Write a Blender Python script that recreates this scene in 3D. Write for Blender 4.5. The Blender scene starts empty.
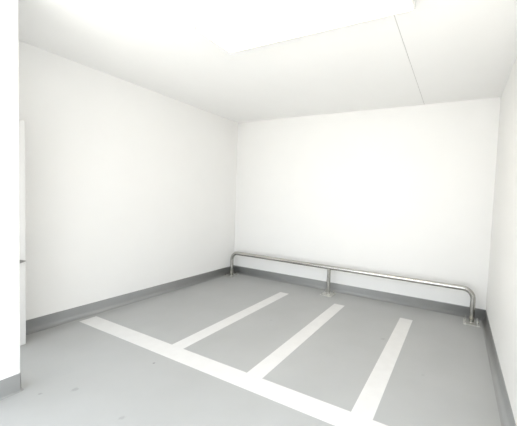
import bpy, bmesh, math
from mathutils import Matrix, Vector

C = bpy.context.scene.collection
PI = math.pi
H = 2.9          # ceiling height
W = 4.322        # right wall
YF = -3.385      # inner face of the front wall
YO = -3.95       # outer face of the front wall (the open mouth of the bay)
XJ = 1.093        # jamb: edge of the front wall on the left of the opening
YR_END = -2.95  # the right wall stops short of the left jamb
XP = 0.97        # its far side
XD = 0.238       # left side of the narrow doorway behind the jamb
YD = -3.79       # inner face of the front wall there
COVE = 0.136     # height of the grey upstand

# ------------------------------------------------------------------ materials
def new_mat(name):
    m = bpy.data.materials.new(name); m.use_nodes = True
    nt = m.node_tree
    return m, nt, nt.nodes['Principled BSDF']

def paint(name, rgb, rough=0.6, var=0.02, scale=6.0, bump=0.03, bscale=120.0, spec=0.4):
    m, nt, b = new_mat(name)
    tc = nt.nodes.new('ShaderNodeTexCoord')
    n = nt.nodes.new('ShaderNodeTexNoise'); n.inputs['Scale'].default_value = scale
    n.inputs['Detail'].default_value = 4
    nt.links.new(tc.outputs['Object'], n.inputs['Vector'])
    r = nt.nodes.new('ShaderNodeValToRGB')
    r.color_ramp.elements[0].position = 0.3; r.color_ramp.elements[1].position = 0.7
    r.color_ramp.elements[0].color = (*[max(0, c*(1-var)) for c in rgb], 1)
    r.color_ramp.elements[1].color = (*[min(1, c*(1+var)) for c in rgb], 1)
    nt.links.new(n.outputs['Fac'], r.inputs['Fac'])
    nt.links.new(r.outputs['Color'], b.inputs['Base Color'])
    b.inputs['Roughness'].default_value = rough
    b.inputs['Specular IOR Level'].default_value = spec
    if bump:
        n2 = nt.nodes.new('ShaderNodeTexNoise'); n2.inputs['Scale'].default_value = bscale
        nt.links.new(tc.outputs['Object'], n2.inputs['Vector'])
        bp = nt.nodes.new('ShaderNodeBump'); bp.inputs['Strength'].default_value = bump
        bp.inputs['Distance'].default_value = 0.01
        nt.links.new(n2.outputs['Fac'], bp.inputs['Height'])
        nt.links.new(bp.outputs['Normal'], b.inputs['Normal'])
    return m

def floor_material():
    m, nt, b = new_mat('grey_epoxy_floor')
    N, L = nt.nodes.new, nt.links.new
    tc = N('ShaderNodeTexCoord')
    n = N('ShaderNodeTexNoise'); n.inputs['Scale'].default_value = 2.2; n.inputs['Detail'].default_value = 6
    L(tc.outputs['Object'], n.inputs['Vector'])
    r = N('ShaderNodeValToRGB')
    r.color_ramp.elements[0].position = 0.3; r.color_ramp.elements[1].position = 0.7
    r.color_ramp.elements[0].color = (*FLOOR0, 1)
    r.color_ramp.elements[1].color = (*FLOOR1, 1)
    L(n.outputs['Fac'], r.inputs['Fac'])
    col = r.outputs['Color']
    # fine roller grain
    g = N('ShaderNodeTexNoise'); g.inputs['Scale'].default_value = 160; g.inputs['Detail'].default_value = 2
    L(tc.outputs['Object'], g.inputs['Vector'])
    # small scuffs and bits of grit that lie on the paint
    warp = N('ShaderNodeTexNoise'); warp.inputs['Scale'].default_value = 45
    L(tc.outputs['Object'], warp.inputs['Vector'])
    for (x, y, rad, k) in ((1.582, -2.70, .013, .55), (2.575, -2.515, .012, .6), (1.409, -3.196, .028, .8),
                           (1.254, -3.338, .016, .75), (3.254, -1.223, .03, .85), (1.99, -3.197, .022, .82),
                           (2.31, -3.45, .02, .85), (1.93, -1.45, .02, .88), (3.72, -1.7, .02, .93)):
        d = N('ShaderNodeVectorMath'); d.operation = 'DISTANCE'
        d.inputs[1].default_value = (x, y, 0); L(tc.outputs['Object'], d.inputs[0])
        a = N('ShaderNodeMath'); a.operation = 'MULTIPLY_ADD'      # ragged edge
        a.inputs[1].default_value = rad*1.4; L(warp.outputs['Fac'], a.inputs[0]); L(d.outputs['Value'], a.inputs[2])
        s = N('ShaderNodeMapRange'); s.inputs['From Min'].default_value = rad*1.15; s.inputs['From Max'].default_value = rad*1.75
        s.inputs['To Min'].default_value = 1; s.inputs['To Max'].default_value = 0
        L(a.outputs[0], s.inputs['Value'])
        mx = N('ShaderNodeMix'); mx.data_type = 'RGBA'; mx.blend_type = 'MULTIPLY'
        mx.inputs[7].default_value = (k, k, k, 1)
        L(s.outputs['Result'], mx.inputs[0]); L(col, mx.inputs[6]); col = mx.outputs[2]
    L(col, b.inputs['Base Color'])
    b.inputs['Roughness'].default_value = FLOOR_ROUGH
    b.inputs['Specular IOR Level'].default_value = 0.45
    bp = N('ShaderNodeBump'); bp.inputs['Strength'].default_value = 0.05; bp.inputs['Distance'].default_value = 0.01
    L(g.outputs['Fac'], bp.inputs['Height']); L(bp.outputs['Normal'], b.inputs['Normal'])
    return m

def steel(name, rgb=(0.53, 0.52, 0.49), rough=0.20):
    m, nt, b = new_mat(name)
    tc = nt.nodes.new('ShaderNodeTexCoord')
    mp = nt.nodes.new('ShaderNodeMapping'); mp.inputs['Scale'].default_value = (6, 260, 260)
    n = nt.nodes.new('ShaderNodeTexNoise'); n.inputs['Scale'].default_value = 1.0; n.inputs['Detail'].default_value = 3
    nt.links.new(tc.outputs['Object'], mp.inputs['Vector']); nt.links.new(mp.outputs['Vector'], n.inputs['Vector'])
    mr = nt.nodes.new('ShaderNodeMapRange')
    mr.inputs['To Min'].default_value = rough - .06; mr.inputs['To Max'].default_value = rough + .08
    nt.links.new(n.outputs['Fac'], mr.inputs['Value']); nt.links.new(mr.outputs['Result'], b.inputs['Roughness'])
    b.inputs['Base Color'].default_value = (*rgb, 1)
    b.inputs['Metallic'].default_value = 1.0
    return m

def glow(name, rgb, strength):
    m, nt, b = new_mat(name)
    b.inputs['Base Color'].default_value = (0.9, 0.9, 0.88, 1)
    b.inputs['Emission Color'].default_value = (*rgb, 1)
    b.inputs['Emission Strength'].default_value = strength
    b.inputs['Roughness'].default_value = 0.5
    return m

FLOOR0 = (0.373, 0.377, 0.370)
FLOOR1 = (0.396, 0.401, 0.395)
FLOOR_ROUGH = 0.42
WORLD = 3.8
LAMP = 8.3
SUN = 16.0
EXPO = -0.225

M_wall = paint('white_wall_paint', (0.81, 0.802, 0.78), 0.55, 0.006, 3, 0.04, 90)
M_ceil = paint('white_ceiling_paint', (0.88, 0.876, 0.86), 0.65, 0.006, 3, 0.03, 90)
M_cove = paint('grey_upstand_paint', (0.288, 0.291, 0.284), 0.38, 0.03, 5, 0.05, 140)
M_floor = floor_material()
M_line = paint('white_road_paint', (0.67, 0.665, 0.65), 0.5, 0.025, 9, 0.08, 160)
M_steel = steel('brushed_stainless_steel')
M_bolt = steel('bolt_steel', (0.66, 0.65, 0.62), 0.22)
M_plate = steel('satin_steel_plate', (0.66, 0.66, 0.63), 0.45)
M_dark = steel('dull_latch_steel', (0.30, 0.29, 0.28), 0.4)
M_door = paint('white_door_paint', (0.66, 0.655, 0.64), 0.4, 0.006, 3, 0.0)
M_body = paint('white_lamp_housing', (0.85, 0.85, 0.83), 0.4, 0.006, 3, 0.0)
M_cap = paint('pale_grey_plastic', (0.68, 0.68, 0.66), 0.45, 0.01, 6, 0.0)
M_diff = glow('lit_diffuser', (1.0, 0.82, 0.58), LAMP)
M_seam = paint('ceiling_joint_sealant', (0.50, 0.49, 0.47), 0.7, 0.02, 8, 0.0)
M_yard = paint('pale_concrete', (0.60, 0.60, 0.59), 0.8, 0.06, 1.5, 0.15, 60)

# ------------------------------------------------------------------ mesh helpers
def obj(name, bm, mat, parent=None, smooth=False, loc=None):
    bmesh.ops.recalc_face_normals(bm, faces=bm.faces[:])
    me = bpy.data.meshes.new(name); bm.to_mesh(me); bm.free()
    if smooth:
        for p in me.polygons: p.use_smooth = True
    me.materials.append(mat)
    o = bpy.data.objects.new(name, me); C.objects.link(o)
    if loc: o.location = loc
    if parent: o.parent = parent
    return o

def box(bm, a, b, mat=Matrix()):
    vs = [bm.verts.new(mat @ Vector((x, y, z))) for x in (a[0], b[0]) for y in (a[1], b[1]) for z in (a[2], b[2])]
    for f in ((0, 1, 3, 2), (4, 6, 7, 5), (0, 4, 5, 1), (2, 3, 7, 6), (0, 2, 6, 4), (1, 5, 7, 3)):
        bm.faces.new([vs[i] for i in f])
    return vs

def bevel(bm, w, seg=2, angle=0.5):
    es = [e for e in bm.edges if len(e.link_faces) == 2 and e.calc_face_angle(0) > angle]
    bmesh.ops.bevel(bm, geom=es, offset=w, segments=seg, profile=0.5, affect='EDGES')

def bx(a, b, bev=0.0, seg=2):
    bm = bmesh.new(); box(bm, a, b)
    bmesh.ops.recalc_face_normals(bm, faces=bm.faces[:])
    if bev: bevel(bm, bev, seg)
    return bm

def tube(bm, pts, r, n=24, cap=True):
    pts = [Vector(p) for p in pts]
    rings, side = [], None
    for i, p in enumerate(pts):
        t = (pts[min(i+1, len(pts)-1)] - pts[max(i-1, 0)]).normalized()
        if side is None:
            side = t.orthogonal().normalized()
        side = (side - t*side.dot(t)).normalized(); up = t.cross(side)
        rings.append([bm.verts.new(p + r*(math.cos(2*PI*k/n)*side + math.sin(2*PI*k/n)*up)) for k in range(n)])
    for a, b in zip(rings, rings[1:]):
        for k in range(n):
            bm.faces.new((a[k], a[(k+1) % n], b[(k+1) % n], b[k]))
    if cap:
        bm.faces.new(rings[0]); bm.faces.new(rings[-1])

def lathe(bm, prof, centre=(0, 0, 0), n=24):
    rings = []
    for (r, z) in prof:
        rings.append([bm.verts.new((centre[0]+r*math.cos(2*PI*k/n), centre[1]+r*math.sin(2*PI*k/n), centre[2]+z)) for k in range(n)])
    for a, b in zip(rings, rings[1:]):
        for k in range(n):
            bm.faces.new((a[k], a[(k+1) % n], b[(k+1) % n], b[k]))
    bm.faces.new(rings[0]); bm.faces.new(rings[-1])

def struct(name, bm, mat, parent=None, smooth=False):
    o = obj(name, bm, mat, parent, smooth)
    if parent is None: o['kind'] = 'structure'
    return o

def thing(o, label, cat, group=None):
    o['label'] = label; o['category'] = cat
    if group: o['group'] = group
    return o

def empty(name, loc=(0, 0, 0), rz=0):
    o = bpy.data.objects.new(name, None); C.objects.link(o)
    o.location = loc; o.rotation_euler = (0, 0, rz); o.empty_display_size = .1
    return o

# ------------------------------------------------------------------ the setting
struct('floor', bx((-.25, YO, -.12), (W+.25, .25, 0)), M_floor)
struct('ground', bx((-14, -22, -.16), (16, YO, -.004)), M_yard)
struct('wall_left', bx((-.25, YO, 0), (0, .25, H)), M_wall)
struct('wall_back', bx((0, 0, 0), (W, .25, H)), M_wall)
struct('wall_right', bx((W, YR_END, 0), (W+.25, .25, H)), M_wall)
# the jamb of the open mouth: the end of a short cross wall, vertical edges slightly rounded
bm = bmesh.new(); box(bm, (XP, YO, 0), (XJ, YF, H))
bmesh.ops.recalc_face_normals(bm, faces=bm.faces[:])
es = [e for e in bm.edges if all(abs(v.co.y-YF) < 1e-4 for v in e.verts) and abs(e.verts[0].co.z-e.verts[1].co.z) > 1]
bmesh.ops.bevel(bm, geom=es, offset=.01, segments=4, profile=.5, affect='EDGES')
struct('wall_entrance', bm, M_wall)
# front wall with a narrow side doorway behind the jamb
bm = bmesh.new(); box(bm, (0, YO, 0), (XD, YD, H)); box(bm, (XD, YO, 2.12), (XP, YD, H))
struct('wall_front', bm, M_wall)

# ceiling: two cast slabs that meet in one joint running front to back
XS = 3.395
bm = bmesh.new()
box(bm, (-.25, YO, H), (XS-.003, .25, H+.25)); box(bm, (XS+.003, YO, H), (W+.25, .25, H+.25))
struct('ceiling', bm, M_ceil)
struct('trim_1', bx((XS-.003, YO, H+.004), (XS+.003, .0, H+.03)), M_seam)

# grey upstand: the floor coating carried up the walls on a small cove
def upstand(name, path, R=.045):
    """path: floor points of the wall line, room on the right-hand side when walking along it"""
    prof = [(0.0, COVE), (0.0035, COVE-.002), (0.0045, COVE-.006), (0.0045, R+.001)]
    for k in range(1, 9):
        a = k/8*PI/2
        prof.append((0.0045 + R*(1-math.cos(a)), R+.001 - R*math.sin(a)))
    prof.append((R+.008, .0006)); prof.append((R+.008, -.001)); prof.append((0, -.001))
    P = [Vector((x, y)) for x, y in path]
    bm = bmesh.new(); rings = []
    for i, p in enumerate(P):
        ns = []
        if i > 0: d = (p-P[i-1]).normalized(); ns.append(Vector((d.y, -d.x)))
        if i < len(P)-1: d = (P[i+1]-p).normalized(); ns.append(Vector((d.y, -d.x)))
        nrm = (ns[0]+ns[-1]).normalized(); nrm = nrm/max(.3, nrm.dot(ns[0]))
        rings.append([bm.verts.new((p.x+nrm.x*o, p.y+nrm.y*o, z)) for o, z in prof])
    for a, b in zip(rings, rings[1:]):
        for k in range(len(prof)):
            bm.faces.new((a[k], a[(k+1) % len(prof)], b[(k+1) % len(prof)], b[k]))
    bm.faces.new(rings[0]); bm.faces.new(rings[-1])
    o = struct(name, bm, M_cove)
    for p in o.data.polygons: p.use_smooth = abs(p.normal.z) < .97 and p.center.z > .0003 and p.center.z < COVE-.01 and len(p.vertices) == 4
    return o

upstand('baseboard_left', [(0, YD), (0, 0)])
upstand('baseboard_back', [(0, 0), (W, 0)])
upstand('baseboard_right', [(W, 0), (W, YR_END)])
upstand('baseboard_entrance', [(XJ, YO), (XJ, YF-.01), (XJ-.0033, YF-.0033), (XJ-.01, YF), (XP+.01, YF), (XP, YF-.01), (XP, YO)], .01)
upstand('baseboard_front', [(XD, YD), (0, YD)])

# narrow white side door standing open at a right angle to the front wall
T = .042
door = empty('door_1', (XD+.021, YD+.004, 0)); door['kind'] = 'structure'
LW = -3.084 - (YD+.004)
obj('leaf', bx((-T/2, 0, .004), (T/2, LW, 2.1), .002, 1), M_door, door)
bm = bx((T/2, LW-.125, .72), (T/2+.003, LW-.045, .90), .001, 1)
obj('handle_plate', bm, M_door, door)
bm = bmesh.new()       # tapered lever
tube(bm, [(T/2+.002, LW-.085, .808), (T/2+.03, LW-.085, .808)], .009, 14)
secs = [(LW-.10, .019), (LW-.05, .017), (LW-.022, .007), (LW-.010, .003)]
rings = [[bm.verts.new((T/2+.030+dx*.006, y, .808+dz*h)) for dx, dz in ((-1, -1), (1, -1), (1, 1), (-1, 1))] for y, h in secs]
for p, q in zip(rings, rings[1:]):
    for k in range(4): bm.faces.new((p[k], p[(k+1) % 4], q[(k+1) % 4], q[k]))
bm.faces.new(rings[0]); bm.faces.new(rings[-1])
obj('handle', bm, M_dark, door)
for z in (.3, 1.05, 1.8):
    bm = bmesh.new(); tube(bm, [(-T/2-.004, .006, z-.05), (-T/2-.004, .006, z+.05)], .006, 12)
    obj('hinge', bm, M_steel, door, True)

# ------------------------------------------------------------------ painted bay lines
TH = .0015
def stripe(x0, y0, x1, y1):
    return bx((x0, y0, 0.0002), (x1, y1, TH), .0006, 1)
o = obj('cross_line', stripe(.115, -2.588, W-.06, -2.418), M_line)
thing(o, 'long white painted line crossing the floor in front of all the bays', 'floor marking')
LBL = ['white painted bay divider line ending nearest the left foot of the rail',
       'white painted bay divider line that ends just before the middle post of the rail',
       'white painted bay divider line ending nearest the right foot of the rail']
for k, (x, y1) in enumerate(((1.438, -.515), (2.376, -.522), (3.312, -.530))):
    o = obj('divider_line', stripe(x, -2.418, x+.160 if k < 2 else x+.158, y1), M_line)
    thing(o, LBL[k], 'floor marking', 'white bay divider lines on the floor')

# ------------------------------------------------------------------ stainless bump rail
R = .031; ZR = .431; YR = -.20; XL = .132; XR = 4.152; BR = .125
rail = empty('bump_rail', ((XL+XR)/2, YR, 0))
thing(rail, 'low stainless steel tube rail along the foot of the back wall', 'rail')
ox = (XL+XR)/2
pts = [(XL-ox, 0, .008), (XL-ox, 0, .15)]
for k in range(0, 13):
    a = k/12*PI/2; pts.append((XL-ox+BR*(1-math.cos(a)), 0, ZR-BR+BR*math.sin(a)))
for k in range(1, 12):
    pts.append((XL-ox+BR+(XR-XL-2*BR)*k/12, 0, ZR))
for k in range(0, 13):
    a = k/12*PI/2; pts.append((XR-ox-BR+BR*math.sin(a), 0, ZR-BR+BR*math.cos(a)))
pts += [(XR-ox, 0, .15), (XR-ox, 0, .008)]
bm = bmesh.new(); tube(bm, pts, R, 28)
obj('tube', bm, M_steel, rail, True)
XM = 2.128
bm = bmesh.new(); tube(bm, [(XM-ox, 0, .008), (XM-ox, 0, ZR-.012)], R*.93, 28, False)
obj('post', bm, M_steel, rail, True)

def bolt_mesh():
    bm = bmesh.new()
    lathe(bm, [(.0135, 0), (.0135, .002)], n=20)                       # washer
    lathe(bm, [(.0105, .002), (.0105, .010), (.009, .0115)], n=6)      # nut
    lathe(bm, [(.006, .0115), (.006, .040), (.0045, .042)], n=12)      # stud
    return bm
first = None
for x in (XL, XM, XR):
    h = .095
    pl = obj('base_plate', bx((-h, -h-.015, 0.0005), (h, h-.005, .009), .0015, 2), M_plate, rail, loc=(x-ox, 0, 0))
    bm = bmesh.new(); lathe(bm, [(.036, .009), (.035, .012), (R+.0005, .016)], n=28)
    obj('weld_collar', bm, M_steel, pl, True)
    for sx in (-1, 1):
        for sy in (-1, 1):
            if first is None:
                first = obj('anchor_bolt', bolt_mesh(), M_bolt, pl); b = first
            else:
                b = first.copy(); C.objects.link(b); b.parent = pl
            b.location = (sx*.070, sy*.070-.01, .009)

# ------------------------------------------------------------------ ceiling light
def batten(x0, x1, y0, y1, label):
    t = empty('ceiling_light', ((x0+x1)/2, (y0+y1)/2, H))
    thing(t, label, 'light')
    a, b = (x1-x0)/2, (y1-y0)/2
    bm = bx((-a, -b, -.078), (a, b, -.001), .006, 2)
    obj('housing', bm, M_body, t)
    bm = bx((-a+.012, -b+.012, -.086), (a-.012, b-.012, -.0785), .003, 2)
    obj('diffuser', bm, M_diff, t)
    for s in (-1, 1):
        bm = bx((min(s*(a-.011), s*(a+.008)), -b+.008, -.080), (max(s*(a-.011), s*(a+.008)), b-.008, -.010), .004, 2)
        obj('end_cap', bm, M_cap, t)
    return t
batten(1.915, 3.565, -2.62, -2.235, 'long bright ceiling light panel at the top edge of the picture')

# ------------------------------------------------------------------ daylight
w = bpy.data.worlds.new('overcast_sky'); bpy.context.scene.world = w; w.use_nodes = True
bg = w.node_tree.nodes['Background']
bg.inputs['Color'].default_value = (0.87, 0.93, 1.0, 1); bg.inputs['Strength'].default_value = WORLD

sun = bpy.data.lights.new('sun', 'SUN'); sun.energy = SUN; sun.angle = .05; sun.color = (1, .94, .85)
so = bpy.data.objects.new('sun', sun); C.objects.link(so); so.location = (3, 6, 12)
so.rotation_euler = (math.radians(-11), math.radians(4), 0)     # high, from behind the building: lights the yard, never the bay

# ------------------------------------------------------------------ camera
f, yaw, pitch, roll, px, py = 286.167527, -.440032930, -.0459110384, .0432580727, 323.336057, 212.815577
fw = Vector((math.sin(yaw)*math.cos(pitch), math.cos(yaw)*math.cos(pitch), math.sin(pitch)))
r = Vector((math.cos(yaw), -math.sin(yaw), 0)); u = r.cross(fw)
r2 = math.cos(roll)*r + math.sin(roll)*u; u2 = -math.sin(roll)*r + math.cos(roll)*u
cam = bpy.data.cameras.new('camera'); co = bpy.data.objects.new('camera', cam); C.objects.link(co)
Mx = Matrix((r2, u2, -fw)).transposed().to_4x4(); Mx.translation = (3.91654992, -4.30529013, 1.49578594)
co.matrix_world = Mx
cam.sensor_fit = 'HORIZONTAL'; cam.sensor_width = 36; cam.lens = f/517*36
cam.shift_x = (258.5-px)/517; cam.shift_y = (py-213)/517
cam.clip_start = .02
bpy.context.scene.camera = co

vs = bpy.context.scene.view_settings
vs.view_transform = 'Standard'; vs.look = 'None'; vs.gamma = 1; vs.use_curve_mapping = False
vs.exposure = EXPO
